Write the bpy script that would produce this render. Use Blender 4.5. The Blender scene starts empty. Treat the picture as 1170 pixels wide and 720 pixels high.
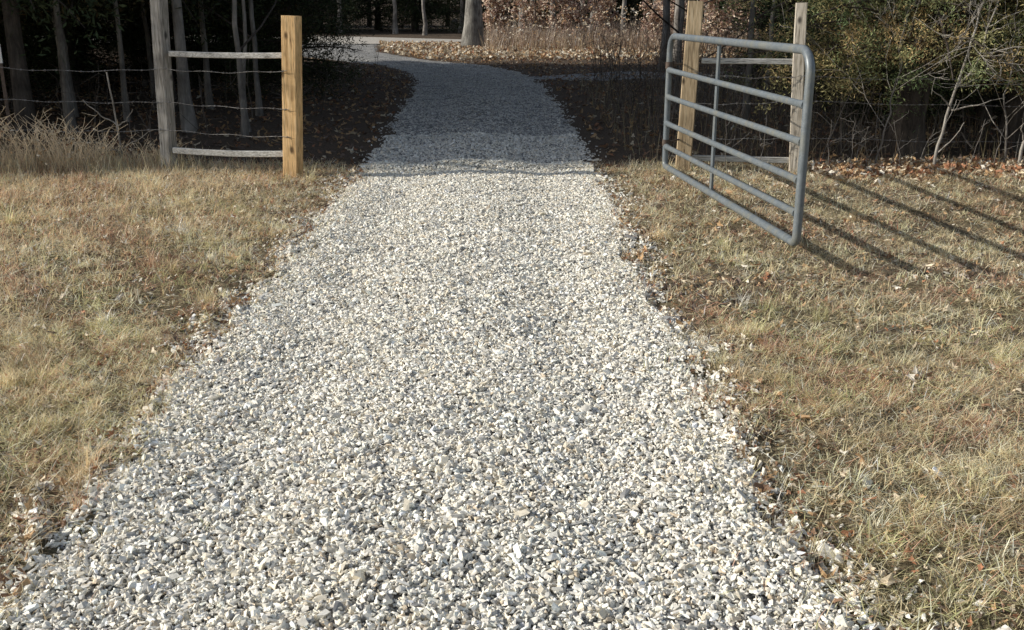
import bpy, bmesh, math, random
import numpy as np
from mathutils import Vector
R = math.radians
rng = np.random.default_rng(7)
random.seed(7)
scene = bpy.context.scene
col = scene.collection

# ------------------------------------------------------------------ mesh builder
class MB:
    def __init__(s):
        s.v = []; s.c = []; s.f = {3: [], 4: []}; s.n = 0
    def add(s, verts, faces, colr=(1, 1, 1)):
        verts = np.asarray(verts, np.float32).reshape(-1, 3)
        faces = np.asarray(faces, np.int64)
        c = np.asarray(colr, np.float32)
        if c.ndim == 1: c = np.broadcast_to(c, (len(verts), 3))
        s.v.append(verts); s.c.append(c)
        s.f[faces.shape[1]].append(faces + s.n); s.n += len(verts)
    def build(s, name, mat, parent=None, smooth=False):
        V = np.concatenate(s.v); Cc = np.concatenate(s.c)
        loops = []; starts = []; tot = 0
        for k in (3, 4):
            if s.f[k]:
                F = np.concatenate(s.f[k]); loops.append(F.ravel())
                starts.append(np.arange(len(F)) * k + tot); tot += F.size
        L = np.concatenate(loops); S = np.concatenate(starts)
        me = bpy.data.meshes.new(name)
        me.vertices.add(len(V)); me.vertices.foreach_set('co', V.ravel())
        me.loops.add(len(L)); me.loops.foreach_set('vertex_index', L.astype(np.int32))
        me.polygons.add(len(S)); me.polygons.foreach_set('loop_start', S.astype(np.int32))
        me.polygons.foreach_set('use_smooth', np.full(len(S), smooth))
        me.update(calc_edges=True)
        a = me.color_attributes.new('Col', 'FLOAT_COLOR', 'POINT')
        a.data.foreach_set('color', np.concatenate([Cc, np.ones((len(Cc), 1), np.float32)], 1).astype(np.float32).ravel())
        me.materials.append(mat)
        o = bpy.data.objects.new(name, me); col.objects.link(o)
        if parent: o.parent = parent
        return o

def unit(a): return a / np.maximum(np.linalg.norm(a, axis=-1, keepdims=True), 1e-9)

def tube(mb, pts, rad, sides=8, colr=(1, 1, 1), cap=True):
    pts = np.asarray(pts, float); n = len(pts)
    rad = np.broadcast_to(np.asarray(rad, float), (n,))
    t = unit(np.gradient(pts, axis=0))
    ref = np.array([0, 0, 1.]) if abs(t[0][2]) < .9 else np.array([1., 0, 0])
    a = unit(np.cross(t[0], ref)); A = []
    for i in range(n):
        a = unit(a - t[i] * np.dot(a, t[i])); A.append(a)
    A = np.array(A); B = np.cross(t, A)
    an = np.linspace(0, 2 * math.pi, sides, endpoint=False)
    ring = pts[:, None] + rad[:, None, None] * (np.cos(an)[None, :, None] * A[:, None] + np.sin(an)[None, :, None] * B[:, None])
    V = ring.reshape(-1, 3)
    i, j = np.meshgrid(np.arange(n - 1), np.arange(sides), indexing='ij'); j2 = (j + 1) % sides
    F = np.stack([i * sides + j, (i + 1) * sides + j, (i + 1) * sides + j2, i * sides + j2], -1).reshape(-1, 4)
    mb.add(V, F, colr)
    if cap:
        for e, p in ((0, pts[0]), (n - 1, pts[-1])):
            cv = np.vstack([V[e * sides:(e + 1) * sides], p])
            k = np.arange(sides)
            f = np.stack([k, (k + 1) % sides, np.full(sides, sides)], -1)
            mb.add(cv, f if e == 0 else f[:, ::-1], colr)

def board(mb, p0, p1, w, d, yaw=0., bev=.006, seg=1, sag=0., colr=(1, 1, 1), wob=0.):
    """timber from p0 to p1: cross-section w x d with small chamfers"""
    p0 = np.array(p0, float); p1 = np.array(p1, float); t = unit(p1 - p0)
    if abs(t[2]) > .7: a = np.array([math.cos(yaw), math.sin(yaw), 0]); a = unit(a - t * np.dot(a, t)); b = np.cross(t, a)
    else: b = unit(np.array([0, 0, 1.]) - t * t[2]); a = np.cross(b, t)
    w2, d2 = w / 2, d / 2
    prof = [(-w2 + bev, -d2), (w2 - bev, -d2), (w2, -d2 + bev), (w2, d2 - bev), (w2 - bev, d2), (-w2 + bev, d2), (-w2, d2 - bev), (-w2, -d2 + bev)]
    rings = []
    for i in range(seg + 1):
        u = i / seg; p = p0 + (p1 - p0) * u; p = p - np.array([0, 0, sag * 4 * u * (1 - u)])
        if wob: p = p + a * wob * math.sin(u * 5 + 1) + b * wob * math.cos(u * 4)
        k = 1 - (.03 if (abs(t[2]) > .7 and i == seg) else 0)
        rings.append([p + a * x * k + b * y * k for x, y in prof])
    V = np.array(rings).reshape(-1, 3); n = 8
    i, j = np.meshgrid(np.arange(seg), np.arange(n), indexing='ij'); j2 = (j + 1) % n
    mb.add(V, np.stack([i * n + j, i * n + j2, (i + 1) * n + j2, (i + 1) * n + j], -1).reshape(-1, 4), colr)
    for e in (0, seg):
        ring = V[e * n:(e + 1) * n]; k = np.arange(n)
        f = np.stack([k, (k + 1) % n, np.full(n, n)], -1)
        mb.add(np.vstack([ring, ring.mean(0)]), f[:, ::-1] if e == 0 else f, colr)

# ------------------------------------------------------------------ tags
def tag(o, label=None, cat=None, group=None, kind=None):
    if label: o['label'] = label
    if cat: o['category'] = cat
    if group: o['group'] = group
    if kind: o['kind'] = kind
    return o
def empty(name, loc=(0, 0, 0), rz=0.):
    o = bpy.data.objects.new(name, None); col.objects.link(o)
    o.location = loc; o.rotation_euler = (0, 0, rz); o.empty_display_size = .2
    return o
def children(o): return [c for c in bpy.data.objects if c.parent == o]
def copy_tree(o, parent=None):
    c = o.copy(); col.objects.link(c)
    if parent: c.parent = parent
    for ch in children(o): copy_tree(ch, c)
    return c

# ------------------------------------------------------------------ materials
class NT:
    def __init__(s, name):
        s.m = bpy.data.materials.new(name); s.m.use_nodes = True
        s.t = s.m.node_tree; s.b = s.t.nodes['Principled BSDF']; s.o = s.t.nodes['Material Output']
    def n(s, kind, **kw):
        x = s.t.nodes.new(kind)
        for k, v in kw.items(): setattr(x, k, v)
        return x
    def l(s, a, b): s.t.links.new(a, b)
    def coord(s, obj=True, scale=(1, 1, 1)):
        tc = s.n('ShaderNodeTexCoord'); mp = s.n('ShaderNodeMapping'); mp.inputs['Scale'].default_value = scale
        s.l(tc.outputs['Object'], mp.inputs[0]); return mp.outputs[0]
    def noise(s, vec, scale, detail=4, rough=.6, dist=0.):
        x = s.n('ShaderNodeTexNoise'); x.inputs['Scale'].default_value = scale; x.inputs['Detail'].default_value = detail
        x.inputs['Roughness'].default_value = rough; x.inputs['Distortion'].default_value = dist
        s.l(vec, x.inputs['Vector']); return x.outputs['Fac']
    def ramp(s, fac, stops):
        x = s.n('ShaderNodeValToRGB'); e = x.color_ramp.elements
        while len(e) < len(stops): e.new(.5)
        for k, (p, c) in enumerate(stops): e[k].position = p; e[k].color = (*c, 1)
        s.l(fac, x.inputs[0]); return x.outputs[0]
    def mix(s, fac, a, b, mode='MIX'):
        x = s.n('ShaderNodeMix', data_type='RGBA', blend_type=mode)
        for inp, v in ((x.inputs[0], fac), (x.inputs[6], a), (x.inputs[7], b)):
            if isinstance(v, (int, float)): inp.default_value = v
            elif isinstance(v, tuple): inp.default_value = (*v, 1)
            else: s.l(v, inp)
        return x.outputs[2]
    def bump(s, h, strength=.4, dist=.01):
        x = s.n('ShaderNodeBump'); x.inputs['Strength'].default_value = strength; x.inputs['Distance'].default_value = dist
        s.l(h, x.inputs['Height']); s.l(x.outputs[0], s.b.inputs['Normal'])
    def base(s, c, rough=.85, spec=.2):
        if isinstance(c, tuple): s.b.inputs['Base Color'].default_value = (*c, 1)
        else: s.l(c, s.b.inputs['Base Color'])
        s.b.inputs['Roughness'].default_value = rough
        s.b.inputs['Specular IOR Level'].default_value = spec
        return s.m

def mat_attr(name, rough=.85, spec=.15, var=.25, scale=40., transl=0.):
    t = NT(name); a = t.n('ShaderNodeAttribute', attribute_name='Col')
    nz = t.noise(t.coord(), scale, 3)
    c = t.mix(1., a.outputs['Color'], t.ramp(nz, [(.25, (1 - var,) * 3), (.75, (1 + var,) * 3)]), 'MULTIPLY')
    t.base(c, rough, spec)
    if transl:
        tr = t.n('ShaderNodeBsdfTranslucent'); t.l(c, tr.inputs[0])
        mx = t.n('ShaderNodeMixShader'); mx.inputs[0].default_value = transl
        t.l(t.b.outputs[0], mx.inputs[1]); t.l(tr.outputs[0], mx.inputs[2]); t.l(mx.outputs[0], t.o.inputs[0])
    return t.m

M = {}
M['stone'] = mat_attr('limestone', .8, .3, .22, 90)
M['grass'] = mat_attr('dry_grass', .4, .55, .1, 30, .42)
M['leaf'] = mat_attr('dead_leaf', .65, .3, .2, 60, .2)
M['needle'] = mat_attr('foliage', .7, .2, .15, 20, .15)
M['twig'] = mat_attr('twig_bark', .85, .2, .2, 60)

def wood_mat(name, c0, c1, c2, knots=True, ax=2):
    sc = lambda a, b: tuple(b if k == ax else a for k in range(3))
    t = NT(name); v = t.coord(scale=sc(14, 1.1))
    w = t.noise(v, 3.2, 6, .65, .6)
    c = t.ramp(w, [(.28, c0), (.5, c1), (.75, c2)])
    big = t.noise(t.coord(), 3., 3)
    c = t.mix(1., c, t.ramp(big, [(.3, (.78, .76, .74)), (.7, (1.1, 1.08, 1.05))]), 'MULTIPLY')
    fine = t.noise(t.coord(scale=sc(45, 1.5)), 3., 4)
    c = t.mix(1., c, t.ramp(fine, [(.36, (.52, .5, .46)), (.54, (1.05,) * 3)]), 'MULTIPLY')
    ck = t.noise(t.coord(scale=sc(26, .55)), 2.6, 2, .4)
    c = t.mix(t.ramp(ck, [(.60, (0, 0, 0)), (.625, (1, 1, 1)), (.64, (0, 0, 0))]), c, tuple(x * .2 for x in c0))
    if knots:
        vo = t.n('ShaderNodeTexVoronoi'); vo.inputs['Scale'].default_value = 1.
        t.l(t.coord(scale=(7, 7, 4.)), vo.inputs['Vector'])
        kf = t.ramp(vo.outputs['Distance'], [(.08, (1, 1, 1)), (.19, (0, 0, 0))])
        c = t.mix(kf, c, tuple(x * .28 for x in c0))
    m = t.base(c, .8, .2); t.bump(fine, .5, .004); return m
M['new_wood'] = wood_mat('new_pine', (.48, .29, .13), (.74, .50, .25), (.84, .63, .38))  # post woods coloured lighter to stand in for sun on their fronts
M['gate_wood'] = wood_mat('tan_pine', (.32, .24, .15), (.55, .43, .28), (.68, .57, .4))
M['old_wood'] = wood_mat('weathered_pine', (.2, .19, .18), (.38, .37, .35), (.52, .51, .49))
M['pale_wood'] = wood_mat('pale_weathered_pine', (.36, .32, .27), (.58, .53, .45), (.7, .66, .58))
M['rail_wood'] = wood_mat('rail_grey', (.40, .40, .39), (.58, .58, .56), (.72, .72, .7), False, 0)

t = NT('galvanised_paint'); nz = t.noise(t.coord(), 22, 5, .7)
c = t.ramp(nz, [(.3, (.115, .135, .148)), (.55, (.155, .178, .195)), (.8, (.23, .25, .265))])
dirt = t.ramp(t.noise(t.coord(scale=(1, 1, .4)), 9, 6, .7), [(.48, (0, 0, 0)), (.7, (1, 1, 1))])
c = t.mix(dirt, c, (.20, .20, .17)); t.base(c, .42, .5); t.b.inputs['Metallic'].default_value = .1; t.bump(nz, .08, .001); M['gate'] = t.m
t = NT('zinc_wire'); t.base(t.ramp(t.noise(t.coord(), 50, 2), [(.3, (.10, .09, .08)), (.7, (.34, .33, .32))]), .5, .5); t.b.inputs['Metallic'].default_value = .4; M['wire'] = t.m
t = NT('rusty_steel'); t.base(t.ramp(t.noise(t.coord(), 30, 4), [(.3, (.05, .035, .03)), (.7, (.12, .09, .07))]), .7, .3); M['rust'] = t.m
t = NT('white_paint'); t.base(t.ramp(t.noise(t.coord(), 30, 4), [(.3, (.55, .55, .52)), (.7, (.75, .75, .72))]), .6, .3); M['white'] = t.m

def bark(name, c0, c1, c2, sc=9):
    t = NT(name); v = t.coord(scale=(1, 1, .22)); nz = t.noise(v, sc, 6, .7, .4)
    c = t.ramp(nz, [(.3, c0), (.5, c1), (.72, c2)])
    li = t.noise(t.coord(), 2.2, 4, .6)
    c = t.mix(1., c, t.ramp(li, [(.35, (.6,) * 3), (.65, (1.25,) * 3)]), 'MULTIPLY')
    m = t.base(c, .9, .15); t.bump(nz, .9, .03); return m
M['bark_oak'] = bark('oak_bark', (.07, .065, .06), (.2, .19, .17), (.34, .33, .30), 14)
M['bark_cedar'] = bark('cedar_bark', (.03, .026, .023), (.08, .066, .055), (.15, .125, .105), 12)
M['bark_pale'] = bark('pale_bark', (.10, .09, .08), (.22, .20, .18), (.38, .36, .33), 9)
M['bark_birch'] = bark('sapling_bark', (.16, .14, .12), (.36, .33, .29), (.5, .47, .43), 20)

# ground: thatch and soil near the gate, dark leaf litter in the wood
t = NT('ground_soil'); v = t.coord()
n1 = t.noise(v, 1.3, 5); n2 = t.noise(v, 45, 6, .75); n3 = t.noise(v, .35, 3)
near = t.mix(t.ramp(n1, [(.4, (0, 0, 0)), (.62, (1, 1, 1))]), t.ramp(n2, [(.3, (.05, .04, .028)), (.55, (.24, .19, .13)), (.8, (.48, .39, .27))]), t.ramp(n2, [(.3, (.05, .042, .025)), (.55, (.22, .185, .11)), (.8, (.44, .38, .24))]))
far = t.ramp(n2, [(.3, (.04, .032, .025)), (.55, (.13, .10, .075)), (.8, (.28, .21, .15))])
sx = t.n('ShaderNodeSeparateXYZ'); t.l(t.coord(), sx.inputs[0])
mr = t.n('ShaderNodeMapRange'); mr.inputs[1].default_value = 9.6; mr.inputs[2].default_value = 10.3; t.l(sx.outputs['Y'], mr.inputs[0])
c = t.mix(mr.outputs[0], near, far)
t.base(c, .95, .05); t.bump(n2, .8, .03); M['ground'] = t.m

# gravel sheet below the stones
t = NT('gravel_bed'); v = t.coord(); vo = t.n('ShaderNodeTexVoronoi'); vo.inputs['Scale'].default_value = 38; t.l(v, vo.inputs['Vector'])
c = t.mix(1., t.ramp(vo.outputs['Color'], [(.2, (.32, .32, .31)), (.5, (.48, .47, .45)), (.8, (.66, .64, .6))]), t.ramp(vo.outputs['Distance'], [(.25, (1, 1, 1)), (.65, (.35,) * 3)]), 'MULTIPLY')
c = t.mix(1., c, t.ramp(t.noise(v, 1.2, 4), [(.3, (.75,) * 3), (.7, (1.15,) * 3)]), 'MULTIPLY')
t.base(c, .9, .2)
inv = t.n('ShaderNodeMath', operation='SUBTRACT'); inv.inputs[0].default_value = 1; t.l(vo.outputs['Distance'], inv.inputs[1])
t.bump(inv.outputs[0], 1., .02); M['bed'] = t.m

t = NT('pale_gravel'); q = t.noise(t.coord(), 14, 6, .75); t.base(t.ramp(q, [(.3, (.26, .24, .21)), (.5, (.46, .43, .38)), (.75, (.66, .62, .56))]), .95, .1); t.bump(q, .6, .03); M['lane'] = t.m
# ------------------------------------------------------------------ terrain
def sn(x, y):
    return (np.sin(x * 1.7 + y * .9) + np.sin(-x * 1.1 + y * 2.3 + 1) + .6 * np.sin(x * 4.1 + y * 3.1 + 2) + .5 * np.sin(x * 5.3 - y * 4.7) + .3 * np.sin(x * 11 + y * 7)) / 3.4
LY = np.array([-4, 9.8, 11.8, 15., 18.7, 21.8, 24, 26.1, 30, 36, 39.5])
LX = np.array([-1.37, -1.43, -1.50, -1.65, -1.74, -2.0, -2.45, -3.2, -6., -8., -9.])
RY = np.array([-4, 2.6, 4.2, 6.3, 9.8, 11.8, 15., 18.7, 21.8, 24, 26.1, 28.5, 33, 39.5])
RX = np.array([.86, .86, .79, .74, .80, .82, .76, .66, .42, .05, -.7, -2.3, -4.2, -5.])
def wig(y, s): return .025 * np.sin(y * 2.1 + s) + .025 * np.sin(y * 5.3 + 2 * s) + .018 * np.sin(y * 13 + s)
def le(y): return np.interp(y, LY, LX) + wig(y, 1.)
def re_(y): return np.interp(y, RY, RX) + wig(y, 4.)
def hz(x, y):
    g = .025 * sn(x * .8, y * .8) + .008 * sn(x * 3.1, y * 3.3)
    a = np.interp(y, LY, LX); b = np.interp(y, RY, RX)
    d = np.clip(np.minimum(x - a, b - x) / .35, 0, 1)      # inside the drive
    g = g + (.011 * np.sin(x * 19 + 2 * np.sin(y * 7)) * np.sin(y * 17 + 2 * np.sin(x * 9 + 1)) + .008 * np.sin(x * 31 + y * 13 + 2 * np.sin(x * 5))) * (np.abs(x) < 8) * (y < 11)
    fall = np.clip((x - 1.1) / .9, 0, 1) * .09 + np.clip((x - 2.) / 1.5, 0, 1) * .05
    g = g - fall * np.clip((y - 2.5) / 2, 0, 1) * np.clip((9.3 - y) / 1.6, 0, 1)
    return g * (1 - d) - .012 * d
def hr(x, y):
    a = np.interp(y, LY, LX); b = np.interp(y, RY, RX); u = np.clip((x - a) / (b - a) * 2 - 1, -1, 1)
    ruts = -.034 * np.exp(-((np.abs(u) - .55) / .22) ** 2)
    ridge = .065 * np.exp(-((y - 9.95 - .05 * np.sin(x * 2)) / .14) ** 2) * (.5 + .5 * np.exp(-((u + .1) / .35) ** 2))
    return .012 + .03 * (1 - u * u) + ruts * .8 +   .012 * sn(x * 2.6, y * 2.1) + .009 * sn(x * 6, y * 5) + ridge

def grid(mb, xs, ys, f, colr=(1, 1, 1)):
    X, Y = np.meshgrid(xs, ys, indexing='ij'); V = np.stack([X, Y, f(X, Y)], -1).reshape(-1, 3)
    n, m = len(xs), len(ys); i, j = np.meshgrid(np.arange(n - 1), np.arange(m - 1), indexing='ij')
    mb.add(V, np.stack([i * m + j, (i + 1) * m + j, (i + 1) * m + j + 1, i * m + j + 1], -1).reshape(-1, 4), colr)
mb = MB()
gx = np.concatenate([[-600, -300, -150, -80], np.arange(-45, -8, 1.), np.arange(-8, 8, .05), np.arange(8, 46, 1.), [80, 150, 300, 600]])
gy = np.concatenate([[-300, -100, -40, -15], np.arange(-5, 1, .5), np.arange(1, 12, .05), np.arange(12, 31, .25), np.arange(31, 80, 1.), [120, 200, 400, 900]])
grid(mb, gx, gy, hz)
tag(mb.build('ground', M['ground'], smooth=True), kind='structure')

def strip(mb, ys, lf, rf, hf, nu=24):
    U = np.linspace(0, 1, nu); Y, UU = np.meshgrid(ys, U, indexing='ij')
    X = lf(Y) + (rf(Y) - lf(Y)) * UU
    Z = hf(X, Y) ; ed = np.minimum(UU, 1 - UU); Z = np.where(ed < .001, hz(X, Y) - .01, Z)
    V = np.stack([X, Y, Z], -1).reshape(-1, 3); n, m = Y.shape
    i, j = np.meshgrid(np.arange(n - 1), np.arange(m - 1), indexing='ij')
    mb.add(V, np.stack([i * m + j, i * m + j + 1, (i + 1) * m + j + 1, (i + 1) * m + j], -1).reshape(-1, 4))
mb = MB(); strip(mb, np.concatenate([np.arange(-4, 12, .06), np.arange(12, 39.5, .2)]), le, re_, lambda x, y: hr(x, y) - .006, 40)
tag(mb.build('driveway', M['bed'], smooth=True), kind='structure')
# lane that crosses behind the clearing, and the pull-off on the right
mb = MB(); xs = np.arange(-60, -1.2, .4)
X, UU = np.meshgrid(xs, np.linspace(0, 1, 8), indexing='ij'); Y = 38.6 + .5 * np.sin(xs * .3)[:, None] + UU * (8.2 - 5. * np.clip((X + 8) / 7, 0, 1))
V = np.stack([X, Y, .03 + 0 * X], -1).reshape(-1, 3); n, m = X.shape
i, j = np.meshgrid(np.arange(n - 1), np.arange(m - 1), indexing='ij')
mb.add(V, np.stack([i * m + j, (i + 1) * m + j, (i + 1) * m + j + 1, i * m + j + 1], -1).reshape(-1, 4))
tag(mb.build('lane_road', M['lane'], smooth=True), kind='structure')
mb = MB(); xs = np.arange(.1, 9, .2)
X, UU = np.meshgrid(xs, np.linspace(0, 1, 8), indexing='ij'); Y = 21.4 + .15 * np.sin(X * 3) + UU * (2.4 * np.sqrt(np.clip((X) / 2.5, 0, 1)) * np.clip((9.2 - X) / 4, 0, 1) + .02)
V = np.stack([X, Y, hz(X, Y) + .006], -1).reshape(-1, 3); n, m = X.shape
i, j = np.meshgrid(np.arange(n - 1), np.arange(m - 1), indexing='ij')
mb.add(V, np.stack([i * m + j, (i + 1) * m + j, (i + 1) * m + j + 1, i * m + j + 1], -1).reshape(-1, 4))
tag(mb.build('side_path', M['bed'], smooth=True), kind='structure')

# ------------------------------------------------------------------ gravel stones
def hulls(k, npts):
    out = []
    for s in range(k):
        bm = bmesh.new(); r = np.random.default_rng(100 + s)
        p = unit(r.normal(size=(npts, 3))) * r.uniform(.8, 1.1, (npts, 1)) * np.array([1.35, .92, .62]) * r.uniform(.8, 1.2, 3)
        for q in p: bm.verts.new(q)
        res = bmesh.ops.convex_hull(bm, input=bm.verts)
        bmesh.ops.delete(bm, geom=list({g for g in res['geom_interior'] + res['geom_unused'] if isinstance(g, bmesh.types.BMVert)}), context='VERTS')
        bm.verts.index_update(); bm.normal_update()
        bmesh.ops.recalc_face_normals(bm, faces=bm.faces); bmesh.ops.triangulate(bm, faces=bm.faces)
        bm.verts.index_update()
        out.append((np.array([v.co[:] for v in bm.verts]), np.array([[v.index for v in f.verts] for f in bm.faces])))
        bm.free()
    return out
HULL_A = hulls(12, 10); HULL_B = hulls(8, 8)
def rotm(n, r, tilt=.5):
    """random rotation, mostly about z with a tilt"""
    a = r.uniform(0, 2 * np.pi, n); b = r.normal(0, tilt, n); c = r.normal(0, tilt, n)
    ca, sa, cb, sb, cc, sc = np.cos(a), np.sin(a), np.cos(b), np.sin(b), np.cos(c), np.sin(c)
    Z = np.zeros((n, 3, 3)); Z[:, 0, 0] = ca; Z[:, 0, 1] = -sa; Z[:, 1, 0] = sa; Z[:, 1, 1] = ca; Z[:, 2, 2] = 1
    X = np.zeros((n, 3, 3)); X[:, 0, 0] = 1; X[:, 1, 1] = cb; X[:, 1, 2] = -sb; X[:, 2, 1] = sb; X[:, 2, 2] = cb
    Y = np.zeros((n, 3, 3)); Y[:, 1, 1] = 1; Y[:, 0, 0] = cc; Y[:, 0, 2] = sc; Y[:, 2, 0] = -sc; Y[:, 2, 2] = cc
    return Z @ X @ Y
PAL = np.array([(.86, .83, .76), (.78, .75, .69), (.68, .655, .61), (.48, .47, .45), (.25, .25, .255), (.72, .66, .55), (.58, .49, .38), (.90, .88, .83)])
PALP = np.array([.29, .22, .14, .07, .03, .11, .03, .11])
def stones(mb, x, y, z, size, hl, tilt=.6, flat=0., gain=1.):
    n = len(x); which = rng.integers(0, len(hl), n)
    colr = PAL[rng.choice(len(PAL), n, p=PALP)] * rng.uniform(.8, 1.15, (n, 1))
    colr = np.minimum(colr * np.array([1.07, 1.055, 1.01]), .93)
    colr = (colr * (1 - flat) + np.array([.60, .60, .60]) * flat) * gain
    for k, (hv, hf) in enumerate(hl):
        s = which == k; m = int(s.sum())
        if not m: continue
        Rm = rotm(m, rng, tilt)
        st = rng.uniform(.75, 1.3, (m, 1, 3))
        V = np.einsum('nij,nkj->nki', Rm, hv[None] * st * size[s][:, None, None])
        V += np.stack([x[s], y[s], z[s]], -1)[:, None]
        F = hf[None] + (np.arange(m) * len(hv))[:, None, None]
        mb.add(V.reshape(-1, 3), F.reshape(-1, 3), np.repeat(colr[s], len(hv), 0))
def road_pts(n, y0, y1, spill=.0):
    y = rng.uniform(y0, y1, n); u = rng.uniform(0, 1, n); w = wig(y * 3, 2.) * .6
    sp = np.abs(rng.normal(0, 1, n)) * spill * (rng.random(n) < .12)
    a, b = le(y), re_(y); x = a + (b - a) * u
    x = np.where(u < .15, x - sp, np.where(u > .85, x + sp, x))
    return x, y
mb = MB()
x, y = road_pts(94000, 1.9, 5.2, .10); z = hr(x, y) + rng.uniform(-.008, .010, len(x))
stones(mb, x, y, np.where((x < le(y)) | (x > re_(y)), hz(x, y) + .006, z), rng.lognormal(math.log(.0084), .33, len(x)), HULL_A)
x, y = road_pts(104000, 5.2, 10.3, .09); z = hr(x, y) + rng.uniform(-.008, .010, len(x))
stones(mb, x, y, np.where((x < le(y)) | (x > re_(y)), hz(x, y) + .006, z), rng.lognormal(math.log(.0088), .33, len(x)), HULL_B)
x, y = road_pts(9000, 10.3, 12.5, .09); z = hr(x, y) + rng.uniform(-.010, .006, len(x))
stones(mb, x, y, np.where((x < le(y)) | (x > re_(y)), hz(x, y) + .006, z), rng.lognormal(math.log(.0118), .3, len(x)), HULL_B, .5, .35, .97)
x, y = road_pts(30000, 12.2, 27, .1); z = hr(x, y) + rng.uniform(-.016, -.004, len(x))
stones(mb, x, y, np.where((x < le(y)) | (x > re_(y)), hz(x, y) + .006, z), rng.lognormal(math.log(.0145), .25, len(x)), HULL_B, .4, .4, .78)  # stones past the fence darkened, the shade put into their colour
# a loose margin along both edges
for sgn in (-1, 1):
    n = 4200; y = rng.uniform(1.9, 10, n); d = np.abs(rng.normal(0, .10, n)) + rng.uniform(-.05, .0, n)
    d *= 1 + .6 * np.sin(y * 3 + sgn)
    x = np.where(sgn < 0, le(y) - d, re_(y) + d)
    stones(mb, x, y, hz(x, y) + .008, rng.lognormal(math.log(.0115), .3, n), HULL_A)
n = 80; y = rng.uniform(2, 9.5, n); x = np.where(rng.random(n) < .5, le(y) - rng.exponential(.45, n), re_(y) + rng.exponential(.45, n))
stones(mb, x, y, hz(x, y) + .012, rng.lognormal(math.log(.013), .3, n), HULL_A)
tag(mb.build('gravel', M['stone']), 'pale crushed limestone gravel spread over the driveway', 'gravel', kind='stuff')

# ------------------------------------------------------------------ grass
def blades(mb, x, y, z, h, w, lean, az, colr, nseg=3, curl=.6):
    """ribbons: lean is the starting tilt from vertical, curl adds to it along the blade"""
    n = len(x); d = np.stack([np.cos(az), np.sin(az), 0 * az], -1); side = np.stack([-np.sin(az), np.cos(az), 0 * az], -1)
    tw = rng.normal(0, .7, n)[:, None]
    side = side * np.cos(tw) + (d * .5 + np.array([0, 0, .8])) * np.sin(tw)
    p = np.stack([x, y, z], -1); rows = []
    ws = [1, .85, .55, .12] if nseg == 3 else [1, .7, .12]
    for k in range(nseg + 1):
        rows.append(p - side * (w * ws[k] / 2)[:, None]); rows.append(p + side * (w * ws[k] / 2)[:, None])
        a = np.minimum(lean + curl * k / nseg, 1.75)
        p = p + (d * np.sin(a)[:, None] + np.array([0, 0, 1.]) * np.cos(a)[:, None]) * (h / nseg)[:, None]
    V = np.stack(rows, 1); m = V.shape[1]
    V[:, :, 2] = np.maximum(V[:, :, 2], (z - .004)[:, None])
    base = (np.arange(n) * m)[:, None, None]
    F = np.array([[2 * k, 2 * k + 1, 2 * k + 3, 2 * k + 2] for k in range(nseg)])[None] + base
    sh = np.linspace(.85, 1.08, nseg + 1).repeat(2)  # base-to-tip gradient, shade at the roots put into the colour
    C = colr[:, None] * sh[None, :, None]
    mb.add(V.reshape(-1, 3), F.reshape(-1, 4), C.reshape(-1, 3))

GP = np.array([(.94, .80, .50), (.98, .89, .63), (.84, .65, .40), (.58, .42, .29), (.80, .75, .40), (.52, .55, .25), (.98, .94, .78)])
def gcol(x, y, n):
    g = sn(x * .9 + 3, y * 1.1) + .5 * sn(x * 2.7, y * 2.3 + 4)               # green patches
    edge = np.minimum(np.abs(x - le(y)), np.abs(x - re_(y)))
    pg = np.clip(-.04 + .26 * g + .25 * sn(x * 4.3 + 1, y * 4.9) + .22 * np.exp(-((edge - .6) / .4) ** 2) + .08 * (y < 7), .01, .75) * np.where((x > 0) & (y > 5.5), .5, 1.)
    red = np.clip(.12 + .3 * sn(x * 1.4 - 5, y * 1.7) + .3 * sn(x * 4.1 - 2, y * 4.4 + 3), 0, .42)
    u = rng.random(n); c = np.empty((n, 3))
    idx = rng.choice([0, 1, 2, 6], n, p=[.42, .24, .22, .12]); c[:] = GP[idx]
    gm = u < pg; c[gm] = GP[rng.choice([4, 5], gm.sum(), p=[.75, .25])]
    rm = (u > 1 - red); c[rm] = GP[3] * np.array([1.15, .95, .95])
    dk = .74 + .26 * np.clip(.75 + .9 * sn(x * 3.3 + 1, y * 3.6 + 2), 0, 1)
    dk = dk * np.where(rng.random(n) < .12, .3, 1.)
    return np.minimum(c * (rng.uniform(.92, 1.3, n) * dk)[:, None], .97)
def field(n, y0, y1, xmax):
    """points on both verges, thinned where bare soil shows"""
    y = rng.uniform(y0, y1, n); s = rng.random(n) < .5
    x = np.where(s, rng.uniform(0, 1, n) * (xmax + le(y) ) * -1 + le(y), rng.uniform(0, 1, n) * (xmax - re_(y)) + re_(y))
    d = np.minimum(np.abs(x - le(y)), np.abs(x - re_(y)))
    k = rng.random(n) < np.clip(.28 + (d - .03) / .5, 0, 1) * np.clip(.72 + .6 * sn(x * 2.2, y * 2.4), .3, 1) * np.clip(.7 + .75 * sn(x * 7.1 + 2, y * 7.7), .25, 1)
    return x[k], y[k]
mb = MB()
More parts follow.
